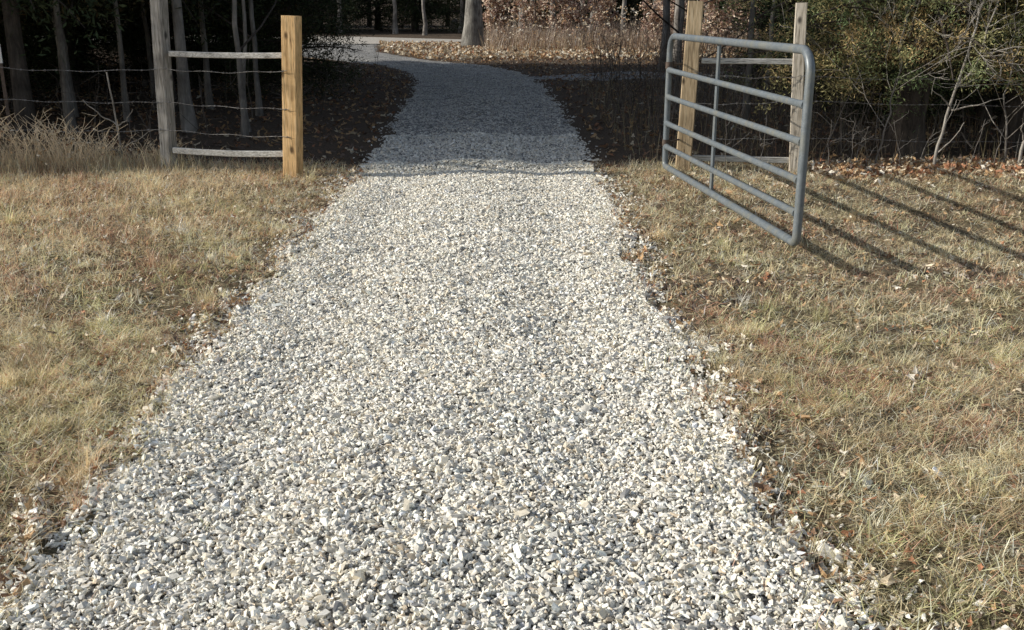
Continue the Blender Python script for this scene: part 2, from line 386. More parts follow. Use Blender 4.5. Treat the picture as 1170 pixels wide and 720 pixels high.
# tufts
def tufts(nt, per, y0, y1, xmax, hh, ww, nseg=3):
    tx, ty = field(nt, y0, y1, xmax)
    nt = len(tx); th = rng.lognormal(0, .35, nt)
    i = np.repeat(np.arange(nt), per); n = len(i)
    x = tx[i] + rng.normal(0, .022, n); y = ty[i] + rng.normal(0, .022, n)
    az = rng.uniform(0, 2 * np.pi, n) + .0
    tc = gcol(tx, ty, nt)
    c = tc[i] * .65 + .35 * gcol(x, y, n)
    blades(mb, x, y, hz(x, y) - .004, th[i] * rng.uniform(.5, 1.2, n) * hh, rng.uniform(.6, 1.3, n) * ww, np.abs(rng.normal(.55, .4, n)), az, c, nseg, rng.uniform(.4, 1.2, n))
tufts(15000, 16, 1.9, 5.0, 4.2, .045, .0034)
tufts(17000, 11, 5.0, 10.2, 7.5, .055, .0048, 2)
tufts(420, 60, 1.9, 5.5, 4.4, .10, .0036)      # bigger clumps
tufts(420, 45, 5.5, 10.0, 7.0, .10, .0042)
# left verge is longer and fluffier
n = 60000; y = rng.uniform(5.2, 10.3, n); x = le(y) - .25 - rng.random(n) ** .8 * 5.5
k = rng.random(n) < np.clip((y - 4.4) / 4, .1, 1) * np.clip(-(x - le(y)) / 1.1, 0, 1); x, y = x[k], y[k]; n = len(x)
cc = gcol(x, y, n) * np.array([1.04, .93, .88])
blades(mb, x, y, hz(x, y), rng.uniform(.05, .14, n), rng.uniform(.003, .005, n), np.abs(rng.normal(.85, .45, n)), rng.uniform(0, 6.28, n), cc, 2, rng.uniform(.3, 1.1, n))
# matted thatch lying flat
for (n, y0, y1, xm, hh, ww) in ((380000, 1.9, 5.0, 4.2, .07, .0032), (260000, 5.0, 10.3, 7.5, .08, .0046)):
    x, y = field(n, y0, y1, xm); n = len(x)
    blades(mb, x, y, hz(x, y) + rng.uniform(0, .022, n), rng.uniform(.4, 1.3, n) * hh, rng.uniform(.6, 1.3, n) * ww, rng.uniform(.75, 1.55, n), rng.uniform(0, 6.28, n), gcol(x, y, n), 2, rng.uniform(-.1, .5, n))
# sparse grass creeping into the gravel edge
n = 5000; y = rng.uniform(1.9, 10, n); sd = rng.random(n) < .5; d = rng.exponential(.09, n)
x = np.where(sd, le(y) + d, re_(y) - d)
blades(mb, x, y, hr(x, y), rng.uniform(.02, .07, n), rng.uniform(.002, .004, n), rng.uniform(.3, 1.4, n), rng.uniform(0, 6.28, n), gcol(x, y, n), 2, rng.uniform(.2, 1, n))
tag(mb.build('dry_grass', M['grass']), 'short dry tan and green winter grass on both verges of the driveway', 'grass', kind='stuff')

# tall dead grass along the fence lines and under the wood edge
mb = MB()
n = 15000; x = np.concatenate([rng.uniform(-9, -1.75, n // 2), rng.uniform(1.1, 9, n // 2)]); y = 9.95 + rng.normal(0, .22, n)
k = rng.random(n) < np.where(x < 0, np.clip(.3 + (-x - 2.6) * .55, .12, 1), .3); x, y = x[k], y[k]; n = len(x)
hh = np.where(x < 0, np.where(x < -3.0, .20, .10), .11)
blades(mb, x, y, hz(x, y), rng.uniform(.4, 1.4, n) * hh, rng.uniform(.003, .006, n), np.abs(rng.normal(.25, .3, n)), rng.uniform(0, 6.28, n), gcol(x, y, n) * .9, 3, rng.uniform(.2, 1.2, n))
# grass right of the drive, the shade there darkened into its colour
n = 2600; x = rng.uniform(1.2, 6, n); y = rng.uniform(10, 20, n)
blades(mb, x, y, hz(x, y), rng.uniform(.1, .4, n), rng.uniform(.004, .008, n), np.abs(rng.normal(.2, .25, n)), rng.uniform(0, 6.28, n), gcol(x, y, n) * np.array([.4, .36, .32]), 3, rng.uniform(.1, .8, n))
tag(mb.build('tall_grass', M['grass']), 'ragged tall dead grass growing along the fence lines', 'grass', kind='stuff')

# ------------------------------------------------------------------ fallen leaves
def leaves(mb, x, y, z, size, colr, tilt=.5):
    n = len(x); k = 9; an = np.linspace(0, 2 * np.pi, k, endpoint=False)
    lob = 1 + .28 * np.cos(an * 4.5)
    P = np.stack([np.cos(an) * lob * .62, np.sin(an) * lob * .34, 0 * an], -1)
    P = np.vstack([P, [[0, 0, 0]]])[None].repeat(n, 0) * rng.uniform(.75, 1.25, (n, k + 1, 1))
    cur = rng.normal(0, .9, (n, 1)); P[:, :, 2] = cur * P[:, :, 1] ** 2 * 2 + rng.normal(0, .5, (n, 1)) * P[:, :, 0] ** 2 + rng.normal(0, .03, (n, k + 1))
    V = np.einsum('nij,nkj->nki', rotm(n, rng, tilt), P * size[:, None, None]) + np.stack([x, y, z], -1)[:, None]
    f = np.array([[i, (i + 1) % k, k] for i in range(k)])[None] + (np.arange(n) * (k + 1))[:, None, None]
    mb.add(V.reshape(-1, 3), f.reshape(-1, 3), np.repeat(colr, k + 1, 0))
LP = np.array([(.74, .63, .46), (.84, .78, .66), (.56, .37, .20), (.30, .18, .11), (.42, .20, .11), (.2, .15, .12)])
mb = MB()
def lc(n, p): return LP[rng.choice(6, n, p=p)] * rng.uniform(.75, 1.15, (n, 1))
n = 14000; y = 2.2 + 7.7 * rng.random(n) ** .7; x = re_(y) + .15 + rng.random(n) ** 1. * 6
kk = rng.random(n) < np.clip(.5 + .7 * sn(x * 1.9, y * 1.7), .08, 1); x, y = x[kk], y[kk]
leaves(mb, x, y, hz(x, y) + rng.uniform(.012, .03, len(x)), rng.lognormal(math.log(.021), .40, len(x)), lc(len(x), [.40, .14, .26, .09, .06, .05]))
n = 6000; y = 2.2 + 7.7 * rng.random(n) ** .6; x = le(y) - .05 - rng.random(n) * 5
leaves(mb, x, y, hz(x, y) + rng.uniform(.012, .04, n), rng.lognormal(math.log(.02), .35, n), lc(n, [.3, .28, .2, .1, .06, .06]))
n = 60000; y = 1.9 + 8.2 * rng.random(n); sd = rng.random(n) < .5
x = np.where(sd, le(y) - .02 - 5.8 * rng.random(n), re_(y) + .02 + 6.2 * rng.random(n))
x = np.where(rng.random(n) < .22, np.where(sd, le(y) - rng.exponential(.25, n), re_(y) + rng.exponential(.25, n)), x)
kk = rng.random(n) < np.clip(.45 + .6 * sn(x * 2.9 + 4, y * 3.1), .1, 1); x, y = x[kk], y[kk]
leaves(mb, x, y, hz(x, y) + rng.uniform(.005, .03, len(x)), rng.lognormal(math.log(.014), .45, len(x)), lc(len(x), [.16, .05, .28, .28, .07, .16]) * .9, .6)
# drift under the right hand cedar
n = 5200; x = rng.uniform(2.9, 8.5, n); y = 9.75 + rng.normal(0, .22, n) + .1 * np.sin(x * 2)
leaves(mb, x, y, hz(x, y) + rng.uniform(.01, .08, n), rng.uniform(.03, .06, n), lc(n, [.22, .08, .32, .16, .16, .06]), .8)
# wood floor
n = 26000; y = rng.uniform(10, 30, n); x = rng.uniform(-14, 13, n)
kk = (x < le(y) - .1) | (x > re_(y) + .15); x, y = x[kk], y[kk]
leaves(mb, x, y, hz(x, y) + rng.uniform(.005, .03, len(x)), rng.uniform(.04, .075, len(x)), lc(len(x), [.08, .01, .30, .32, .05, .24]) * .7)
# sunlit bank beyond the bend
n = 13000; y = rng.uniform(28.7, 39, n); x = rng.uniform(-5, 12, n)
kk = (x > re_(y) + .1); x, y = x[kk], y[kk]
leaves(mb, x, y, hz(x, y) + rng.uniform(.01, .08, len(x)), rng.uniform(.07, .13, len(x)), lc(len(x), [.34, .14, .32, .12, .06, .02]) * .85, .7)
tag(mb.build('fallen_leaves', M['leaf']), 'curled dead oak leaves scattered over the grass and wood floor', 'leaves', kind='stuff')

# ------------------------------------------------------------------ fences
def wire_mesh(mb, pts, n=40, barbs=True, sagk=.03):
    P = []
    for a, b in zip(pts[:-1], pts[1:]):
        a, b = np.array(a), np.array(b)
        for i in range(n):
            u = i / n; p = a + (b - a) * u; p[2] -= sagk * 4 * u * (1 - u) * (.6 + .4 * math.sin(a[2] * 9)) + .006 * math.sin(u * 17 + a[2] * 5); P.append(p)
    P.append(np.array(pts[-1])); P = np.array(P)
    tube(mb, P, .0023, 5)
    L = np.concatenate([[0], np.cumsum(np.linalg.norm(np.diff(P, axis=0), axis=1))])
    for s in np.arange(.06, L[-1], .125):
        c = np.array([np.interp(s, L, P[:, k]) for k in range(3)])
        for a in (0.6, 2.4):
            d = np.array([.25, math.cos(a), math.sin(a)]) * .016
            tube(mb, [c - d, c + d], [.0016, .0016], 4)
        tube(mb, [c - [.009, 0, 0], c + [.009, 0, 0]], [.0055, .0055], 5)

lf = empty('fence', (-2.6, 9.7, 0)); L0 = np.array([-2.6, 9.7, 0])
tag(lf, 'wire fence with one grey and one orange post joined by two rails', 'fence')
def fpart(mb, name, mat, root, off, label=None):
    for v in mb.v: v -= np.asarray(off, np.float32)
    o = mb.build(name, mat, root)
    if label: o['label'] = label
    return o
mb = MB(); board(mb, (-2.055, 9.5, -.3), (-1.965, 9.5, 1.45), .145, .14, R(-14), .008)
fpart(mb, 'post', M['new_wood'], lf, L0, 'bright orange square pine post')
mb = MB(); board(mb, (-3.345, 9.92, -.3), (-3.245, 9.92, 1.98), .12, .12, R(-22), .009, 6, wob=.006)
fpart(mb, 'post', M['old_wood'], lf, L0, 'weathered grey post leaning left')
mb = MB(); board(mb, (-3.20, 9.87, 1.105), (-2.06, 9.56, 1.105), .045, .05, 0, .005, 10, sag=.008); fpart(mb, 'rail', M['rail_wood'], lf, L0)
mb = MB(); board(mb, (-3.25, 9.87, .205), (-2.12, 9.56, .215), .045, .055, 0, .005, 10, sag=.014); fpart(mb, 'rail', M['rail_wood'], lf, L0)
for za, zb, zc in ((.96, .97, .98), (.66, .66, .64), (.37, .40, .385)):
    mb = MB(); wire_mesh(mb, [(-12, 10.6, za), (-8.4, 10.35, za + .01), (-4.93, 10.12, za), (-3.29, 9.85, zb), (-2.02, 9.42, zc)])
    fpart(mb, 'wire', M['wire'], lf, L0)
# steel stake further left
for xx, yy in ((-4.93, 10.15), (-8.4, 10.4)):
    mb = MB(); board(mb, (xx, yy, -.2), (xx, yy, 1.0), .035, .008, 0, .001); board(mb, (xx, yy + .016, -.2), (xx, yy + .016, 1.0), .008, .03, 0, .001)
    o = fpart(mb, 'metal_post', M['rust'], lf, L0)
    mb = MB(); board(mb, (xx, yy, 1.002), (xx, yy, 1.18), .04, .014, 0, .001); o2 = mb
    for v in o2.v: v -= np.asarray(L0, np.float32)
    o2.build('white_tip', M['white'], o)

rf = empty('fence', (2.2, 9.9, 0)); R0 = np.array([2.2, 9.9, 0])
tag(rf, 'wire fence with thick tan gate post and slimmer pale post behind the open gate', 'fence')
mb = MB(); board(mb, (1.66, 9.98, -.3), (1.715, 9.98, 1.575), .15, .14, R(-10), .008)
fpart(mb, 'post', M['gate_wood'], rf, R0, 'thick tan square gate post')
mb = MB(); board(mb, (2.745, 9.9, -.3), (2.68, 9.9, 1.56), .11, .10, R(-14), .008, 6, wob=.004)
fpart(mb, 'post', M['pale_wood'], rf, R0, 'slim pale weathered post')
mb = MB(); board(mb, (1.79, 9.96, 1.035), (2.64, 9.9, 1.03), .045, .05, 0, .005, 6); fpart(mb, 'rail', M['rail_wood'], rf, R0)
mb = MB(); board(mb, (1.75, 9.98, .115), (2.68, 9.92, .10), .045, .055, 0, .005, 6); fpart(mb, 'rail', M['rail_wood'], rf, R0)
for za, zb, zc in ((.93, .90, .88), (.64, .67, .60), (.33, .33, .26)):
    mb = MB(); wire_mesh(mb, [(1.70, 9.90, za), (2.70, 9.84, zb), (6.2, 10.0, zc), (10, 10.2, zc + .03)])
    fpart(mb, 'wire', M['wire'], rf, R0)

# ------------------------------------------------------------------ gate
hx, hy = 1.45, 9.70; nx_, ny_ = 1.805, 6.35
gl = math.hypot(nx_ - hx, ny_ - hy); gyaw = math.atan2(ny_ - hy, nx_ - hx)
g = empty('gate', (hx, hy, .08), gyaw)
tag(g, 'grey tubular steel farm gate of six bars standing open on the right verge', 'gate')
z0, z1 = 0.0, 1.19; dz = .045
def arc(cx, cz, r, a0, a1, n=9): return [(cx + r * math.cos(R(a)), cz + r * math.sin(R(a))) for a in np.linspace(a0, a1, n)]
def warp(s, z): return (s, 0, z + .03 * s / gl)         # the free end stands a touch higher
path = [(gl * .5, z0)] + [(gl - .3, z0)] + arc(gl - .05, z0 + .05, .05, -90, 0, 6) + [(gl, z0 + .3), (gl, z1 - .4)] + arc(gl - .15, z1 - .15, .15, 0, 90) + [(gl * .5, z1), (.35, z1)] + arc(.15, z1 - .15, .15, 90, 180) + [(0, z1 - .4), (0, z0 + .3)] + arc(.05, z0 + .05, .05, 180, 270, 6) + [(gl * .5, z0)]
mb = MB(); tube(mb, [warp(*p) for p in path], .0285, 14); mb.build('frame', M['gate'], g, smooth=True)
for fr0, fr1 in ((.255, .275), (.46, .465), (.665, .665), (.845, .84)):
    za, zb = z1 * (1 - fr0), z1 * (1 - fr1)
    ss = [.024, .05, .09, .16, gl - .16, gl - .09, gl - .05, gl - .024]
    rr = [.031, .029, .026, .0235, .0235, .026, .029, .031]
    mb = MB(); tube(mb, [warp(s, za + (zb - za) * s / gl) for s in ss], rr, 12); mb.build('bar', M['gate'], g, smooth=True)
mb = MB(); bs = gl * .415
for zz0, zz1 in ((z0 + .0, z1 - .0),):
    board(mb, (bs - .004, .034, zz0 + .0), (bs - .004, .034, zz1 + .02), .05, .02, 0, .002)
mb.build('brace', M['gate'], g)
_d = Vector((.17, .24, 0)).normalized(); _d.rotate(__import__('mathutils').Euler((0, 0, -gyaw))); dl = _d
for zz in (.22, .93):
    mb = MB(); tube(mb, [(0, 0, zz - .03), (0, 0, zz + .03)], .035, 12); tube(mb, [(0, 0, zz), (dl[0] * .12, dl[1] * .12, zz), (dl[0] * .27, dl[1] * .27, zz)], .009, 8)
    tube(mb, [(dl[0] * .06, dl[1] * .06, zz - .04), (dl[0] * .06, dl[1] * .06, zz + .04)], .011, 8)
    mb.build('hinge', M['rust'], g, smooth=True)
mb = MB()      # chain looped on the hinge side
for i in range(12):
    a = i / 11; c = np.array([.012 + .03 * math.sin(a * 6), .042 + .01 * math.cos(a * 5), .83 + .12 * a])
    th = np.linspace(0, 2 * np.pi, 9); rr = np.array([.008, .013])
    ax = np.array([math.cos(i * 1.5), math.sin(i * 1.5), 0])
    tube(mb, [c + ax * rr[0] * math.cos(q) + np.array([0, 0, rr[1] * math.sin(q)]) for q in th], .0042, 5, cap=False)
mb.build('chain', M['rust'], g, smooth=True)

# ------------------------------------------------------------------ trees
def clump_leaves(mb, cen, spread, n_per, ln, wd, colr, up=.35, outdir=None, frond=False):
    m = len(cen); i = np.repeat(np.arange(m), n_per); n = len(i)
    off = rng.normal(0, 1, (n, 3)) * spread + (unit(outdir[i]) * rng.normal(0, .085, (n, 1)) if (outdir is not None and frond) else 0)
    p = cen[i] + off
    d = unit(rng.normal(0, 1, (n, 3)) + unit(off) * .8 + np.array([0, 0, up]) + (outdir[i] * .9 if outdir is not None else 0))
    w = unit(np.cross(d, rng.normal(0, 1, (n, 3)))) * (wd * rng.uniform(.6, 1.3, n))[:, None]
    L = d * (ln * rng.uniform(.5, 1.4, n))[:, None]
    V = np.stack([p - w * .35, p + L * .55 - w * .5, p + L, p + L * .5 + w * .5], 1)
    F = np.arange(n * 4).reshape(n, 4)
    C = np.repeat(colr[i] * rng.uniform(.75, 1.25, (n, 1)), 4, 0)
    mb.add(V.reshape(-1, 3), F, C)

CED = np.array([(.035, .05, .022), (.055, .065, .03), (.083, .075, .035), (.12, .083, .04)])
def cedar_mesh(H, Rad, zb, nb, per, ln, wd, palp=(.4, .3, .2, .1), trunk_r=.13, spread=.07, ncl=9, var=(.55, 1.1), gain=1., seed=0):
    r = np.random.default_rng(seed)
    tk, cr = MB(), MB()
    zz = np.linspace(-.1, H * .96, 16); cx = np.cumsum(r.normal(0, .025, 16)); cy = np.cumsum(r.normal(0, .025, 16)); cx[:2] = cy[:2] = 0
    tr = trunk_r * (1 - zz / H) ** .8 + .012; tr[0] *= 1.5; tr[1] *= 1.12
    tube(tk, np.stack([cx, cy, zz], -1), tr, 12)
    cen = []; od = []; cc = []
    for b in range(nb):
        z = zb + (H - zb) * r.random() ** 1.25
        t = (z - zb) / (H - zb); prof = (1 - t) ** .75 * min(1, .6 + t * 3) * r.uniform(*var)
        a = r.uniform(0, 2 * np.pi); Lb = Rad * prof + .15
        dirv = np.array([math.cos(a), math.sin(a), r.uniform(-.12, .45)])
        p0 = np.array([np.interp(z, zz, cx), np.interp(z, zz, cy), z])
        us = np.linspace(0, 1, 5); P = p0 + dirv * Lb * us[:, None]; P[:, 2] -= .28 * Lb * us ** 2 * r.uniform(.2, 1.2)
        tube(tk, P, np.maximum(.018 * Lb * (1 - us * .85), .004), 5, cap=False)
        tint = CED[r.choice(4, p=palp)] * gain
        for k in range(ncl):
            u = .18 + .85 * r.random() ** .7
            c = np.array([np.interp(u, us, P[:, q]) for q in range(3)]) + r.normal(0, .09 * Lb + .05, 3) * np.array([1, 1, .7])
            cen.append(c); od.append(dirv); cc.append(tint * r.uniform(.45, 1.5) * .8 + CED[r.choice(4, p=palp)] * .25 * gain)
    clump_leaves(cr, np.array(cen), spread, per, ln, wd, np.array(cc), .3, np.array(od), gain > 1)
    return tk, cr

def make_tree(name, tk, cr, bm, label, cat, group=None, loc=(0, 0, 0), rz=0., leafmat='needle', trunk_name='trunk'):
    root = empty(name, loc, rz); tag(root, label, cat, group)
    tk.build(trunk_name, M[bm], root, smooth=True)
    if cr is not None and cr.n: cr.build('crown', M[leafmat], root)
    return root

def bare_tree(H, r0, seed, first=2.6, lean=(0, 0), dens=1., sides=10, twig=.004, wob=.03):
    r = np.random.default_rng(seed); tk, cr = MB(), MB()
    zz = np.linspace(-.1, H, 18)
    cx = np.cumsum(r.normal(0, wob, 18)) + lean[0] * zz; cy = np.cumsum(r.normal(0, wob, 18)) + lean[1] * zz
    cx -= cx[1]; cy -= cy[1]
    tr = r0 * (1 - zz / H * .85); tr[0] *= 1.6; tr[1] *= 1.18
    tube(tk, np.stack([cx, cy, zz], -1), tr, sides)
    def branch(p, d, L, rad, dep):
        us = np.linspace(0, 1, 6); bend = r.normal(0, .18, 3) + np.array([0, 0, .22])
        P = p + d * L * us[:, None] + bend * L * (us ** 2)[:, None] + r.normal(0, .02 * L, (6, 3)) * us[:, None]
        tube(cr, P, np.maximum(rad * (1 - us * .8), twig), 5 if dep else 6, cap=False)
        if dep < 3:
            for k in range(int(r.integers(2, 5) * dens + .5)):
                u = r.uniform(.3, 1); q = np.array([np.interp(u, us, P[:, c]) for c in range(3)])
                nd = unit(d + r.normal(0, .55, 3)); branch(q, nd, L * r.uniform(.4, .65), rad * .45, dep + 1)
    for k in range(int(11 * dens)):
        z = first + (H * .95 - first) * r.random(); a = r.uniform(0, 6.28)
        p = np.array([np.interp(z, zz, cx), np.interp(z, zz, cy), z]); d = unit(np.array([math.cos(a), math.sin(a), r.uniform(.3, 1.)]))
        branch(p, d, (H - z) * .45 + .5, np.interp(z, zz, tr) * .45, 0)
    return tk, cr

def bare(name, H, r0, seed, x, y, bm, label, group=None, rz=0., **kw):
    tk, cr = bare_tree(H, r0, seed, **kw)
    root = empty(name, (x, y, 0), rz); tag(root, label, 'tree', group)
    tk.build('trunk', M[bm], root, smooth=True); cr.build('branches', M[bm], root)
    return root

# --- the individually recognisable trees
bare('oak_tree', 14, .29, 1, -1.3, 36, 'bark_oak', 'thick grey oak trunk standing on the sunlit leaf bank at the bend of the driveway', first=3.5, sides=16)
bare('cedar_tree', 9, .072, 2, -6.17, 14.5, 'bark_pale', 'pale barked trunk behind the wires at the far left of the fence', first=3, sides=12, wob=.012)
bare('cedar_tree', 9, .072, 3, -4.08, 13.0, 'bark_pale', 'mottled pale trunk seen through the wires between the grey and orange posts', first=3, sides=12, wob=.012)
bare('cedar_tree', 8, .035, 4, -5.2, 14., 'bark_pale', 'slim dim trunk behind the wires just left of the grey post', first=3, wob=.01)
bare('young_tree', 5, .028, 5, -3.34, 13., 'bark_pale', 'very thin leaning stem behind the wires beside the orange post', first=2.2, lean=(.035, 0), dens=.6)
bare('young_tree', 10, .085, 6, -3.9, 48, 'bark_pale', 'thin pale trunk against the dark wood beyond the far lane', first=4)

# --- saplings built by hand from polylines
def sapling(name, base, lines, bm, label, cat='sapling', group=None):
    root = empty(name, (base[0], base[1], 0)); tag(root, label, cat, group)
    off = np.array([base[0], base[1], 0])
    for k, (pts, r0, r1) in enumerate(lines):
        mb = MB(); pts = np.array(pts, float)
        uu = np.linspace(0, 1, len(pts)); nn = max(4, len(pts) * 3); u2 = np.linspace(0, 1, nn)
        P = np.stack([np.interp(u2, uu, pts[:, c]) for c in range(3)], -1); P[1:] += rng.normal(0, .005, (nn - 1, 3))
        tube(mb, P - off, r0 + (r1 - r0) * u2, 7); yield_mb = mb
        mb.build('stem' if k == 0 else 'branch', M[bm], root, smooth=True)
    return root
S = (-3.8, 10.02)
sapling('sapling', S, [([(-3.8, 10.02, -.05), (-3.83, 10.02, .35), (-3.86, 10.0, .93)], .012, .007),
    ([(-3.82, 10.02, .42), (-3.95, 9.98, .52), (-4.10, 9.95, .66)], .008, .004), ([(-3.82, 10.02, .42), (-3.72, 10, .48), (-3.64, 9.98, .58)], .007, .004),
    ([(-3.80, 10.02, .15), (-3.9, 9.95, .22), (-3.99, 9.93, .36)], .006, .003), ([(-3.79, 10.02, .2), (-3.65, 9.97, .28), (-3.45, 9.95, .39)], .006, .003)],
    'bark_birch', 'small forked pale sapling just left of the grey fence post')
S = (4.0, 9.72)
br = [([(4.0, 9.72, -.05), (4.03, 9.72, .3), (4.12, 9.7, .78), (4.19, 9.7, 1.1), (4.25, 9.7, 1.5), (4.4, 9.72, 2.2), (4.45, 9.75, 3.)], .016, .005),
      ([(4.12, 9.7, .80), (4.27, 9.65, 1.02), (4.30, 9.6, 1.35), (4.42, 9.6, 1.75), (4.5, 9.55, 2.3)], .010, .004),
      ([(4.1, 9.7, .62), (3.95, 9.6, .74), (3.84, 9.55, .79)], .008, .003), ([(4.1, 9.7, .6), (4.3, 9.6, .66), (4.52, 9.55, .74)], .009, .003),
      ([(4.28, 9.65, 1.08), (4.45, 9.58, 1.16), (4.7, 9.5, 1.2), (4.86, 9.5, 1.28)], .008, .003), ([(4.29, 9.62, 1.12), (4.45, 9.6, 1.14), (4.6, 9.55, 1.12)], .006, .003),
      ([(4.3, 9.6, 1.3), (4.42, 9.55, 1.37), (4.6, 9.5, 1.42)], .006, .0025), ([(4.22, 9.7, 1.35), (4.14, 9.65, 1.5), (4.1, 9.6, 1.75)], .007, .003),
      ([(4.3, 9.6, 1.35), (4.45, 9.5, 1.47), (4.62, 9.45, 1.5)], .005, .0025), ([(4.26, 9.7, 1.55), (4.15, 9.7, 1.7), (4.1, 9.7, 2.1)], .006, .003),
      ([(4.03, 9.72, .2), (4.15, 9.66, .35), (4.2, 9.62, .5)], .006, .003), ([(4.35, 9.6, 1.5), (4.3, 9.55, 1.7), (4.33, 9.5, 2.)], .006, .003)]
sapling('sapling', S, br, 'bark_birch', 'bare pale branching sapling in front of the cedar right of the gate')
sapling('sapling', (4.95, 9.8), [([(4.84, 9.8, -.05), (4.86, 9.8, .25), (4.96, 9.78, .5), (5.05, 9.8, .95), (5.2, 9.8, 1.6)], .018, .007), ([(4.88, 9.8, .3), (4.8, 9.75, .42), (4.78, 9.7, .6)], .008, .003),
    ([(4.98, 9.8, .6), (5.1, 9.7, .7), (5.15, 9.7, .85)], .007, .003)], 'bark_birch', 'crooked pale sapling at the right edge of the picture')

# --- brush stems at the right hand fence
pos = [(2.95, .95, .35), (3.05, .5, -.05), (3.25, .55, -.03), (3.3, .42, .2), (3.42, .35, -.2), (3.6, .75, -.14), (3.75, .5, -.3), (4.4, .5, .2), (4.62, .45, .1), (2.35, .7, .05), (2.05, .6, -.06), (3.9, .42, .25)]
for k, (bx, hh, ln) in enumerate(pos):
    r = np.random.default_rng(50 + k); y0 = 9.86 + r.normal(0, .07)
    ls = [([(bx, y0, -.03), (bx + ln * hh * .5 + r.normal(0, .02), y0, hh * .5), (bx + ln * hh, y0 - .03, hh)], .0042, .0014)]
    for q in range(4):
        u = r.uniform(.3, .95); p = np.array([bx + ln * hh * u, y0, hh * u]); d = np.array([r.choice([-1, 1]) * r.uniform(.08, .25), r.normal(0, .05), r.uniform(.03, .18)])
        ls.append(([p, p + d * .6 + r.normal(0, .015, 3), p + d], .0024, .0009))
    sapling('brush_stem', (bx, y0), ls, 'bark_pale', 'thin pale dead stem in the brush along the right hand fence', 'stem', 'dead stems along the right hand fence')
# dry weed clumps at the left
for k, (bx, by, s) in enumerate(((-4.95, 9.7, 1.), (-4.62, 9.75, .9), (-4.25, 9.78, .85), (-5.4, 9.75, 1.), (-3.9, 10.02, .55), (-3.5, 10.05, .5), (-6.0, 10., 1.), (-4.45, 9.95, .8), (-5.15, 9.95, .8), (-4.05, 9.85, .7))):
    r = np.random.default_rng(80 + k); root = empty('weed_clump', (bx, by, 0))
    tag(root, 'tangled clump of dry pale weed stems below the left fence wires', 'weeds', 'dry weed clumps along the left fence')
    mb = MB(); nst = 38
    for q in range(nst):
        a = r.uniform(0, 6.28); L = r.uniform(.35, .85) * s; d = np.array([math.cos(a) * .22, math.sin(a) * .2, 1.])
        p = np.array([r.normal(0, .09), r.normal(0, .06), -.02]); us = np.linspace(0, 1, 6)
        P = p + d * L * us[:, None] + np.array([math.cos(a) * .3 * L, 0, -.18 * L]) * (us ** 2.6)[:, None] + r.normal(0, .008, (6, 3))
        g_ = r.uniform(.62, .95); tube(mb, P, .0032 * (1 - .6 * us), 4, (g_, g_ * .82, g_ * .58), cap=False)
        for w in range(r.integers(1, 4)):
            u = r.uniform(.35, .95); c = np.array([np.interp(u, us, P[:, j]) for j in range(3)]); dd = np.array([r.normal(0, .5), r.normal(0, .3), r.uniform(.2, 1)]) * r.uniform(.06, .2) * s
            tube(mb, [c, c + dd * .5 + r.normal(0, .006, 3), c + dd], [.0022, .0017, .001], 4, (g_, g_ * .82, g_ * .58), cap=False)
    bx_ = r.normal(0, .16, 260); by_ = r.normal(0, .1, 260)
    cg = np.array([.9, .74, .5]) * r.uniform(.5, 1.2, (260, 1))
    lb = MB(); blades(lb, bx_, by_, np.zeros(260), r.uniform(.12, .42, 260) * s, r.uniform(.003, .006, 260), np.abs(r.normal(.25, .25, 260)), r.uniform(0, 6.28, 260), cg, 3, r.uniform(0, .9, 260))
    mb.build('stems', M['twig'], root)
    n = 46
    leaves(lb, r.normal(0, .14, n), r.normal(0, .1, n), r.uniform(.05, .5, n) * s, r.uniform(.02, .035, n), lc(n, [.4, .2, .3, .1, 0, 0]), 1.2)
    lb.build('leaves', M['leaf'], root)

# --- big cedar right of the gate
tk, cr = cedar_mesh(7.5, 2.3, .95, 380, 60, .042, .009, (.22, .32, .28, .18), .15, .04, 12, seed=11, gain=3.7)  # gain lifts the foliage colour so the cedar reads as sunlit
make_tree('cedar_tree', tk, cr, 'bark_cedar', 'large olive and rust cedar overhanging the fence right of the gate', 'tree', loc=(4.2, 11.0, 0))
tk, cr = cedar_mesh(7., 2.1, 1.0, 280, 44, .045, .010, (.26, .34, .26, .14), .17, .045, 12, seed=12, gain=3.1)
make_tree('cedar_tree', tk, cr, 'bark_cedar', 'dark cedar with a thick trunk at the right edge of the wood', 'tree', loc=(5.6, 11.4, 0))
# --- shared cedar prototypes for the wood
def cedar_proto(k, **kw):
    tk, cr = cedar_mesh(seed=20 + k, **kw)
    return make_tree('cedar_tree', tk, cr, 'bark_cedar', 'dark cedar', 'tree')
tall = [cedar_proto(k, H=9.5, Rad=2.3, zb=1.8, nb=250, per=24, ln=.10, wd=.026, spread=.12, ncl=10, palp=(.55, .3, .1, .05), trunk_r=.085, var=(.82, 1.)) for k in range(2)]
low = [cedar_proto(5 + k, H=5.0, Rad=1.7, zb=.25, nb=190, per=24, ln=.085, wd=.02, spread=.09, ncl=9, palp=(.6, .3, .07, .03), trunk_r=.08) for k in range(2)]
used = set()
def put(pr, x, y, label, group, s=1., rz=None):
    o = pr
    if pr.name in used: o = copy_tree(pr)
    used.add(pr.name)
    o.location = (x, y, 0); o.rotation_euler = (0, 0, random.uniform(0, 6.28) if rz is None else rz); o.scale = (s, s, s)
    tag(o, label, 'tree', group); return o
GL = 'tall cedars of the dark wood left of the driveway'; LL = 'tall dark cedar in the shaded wood left of the driveway'
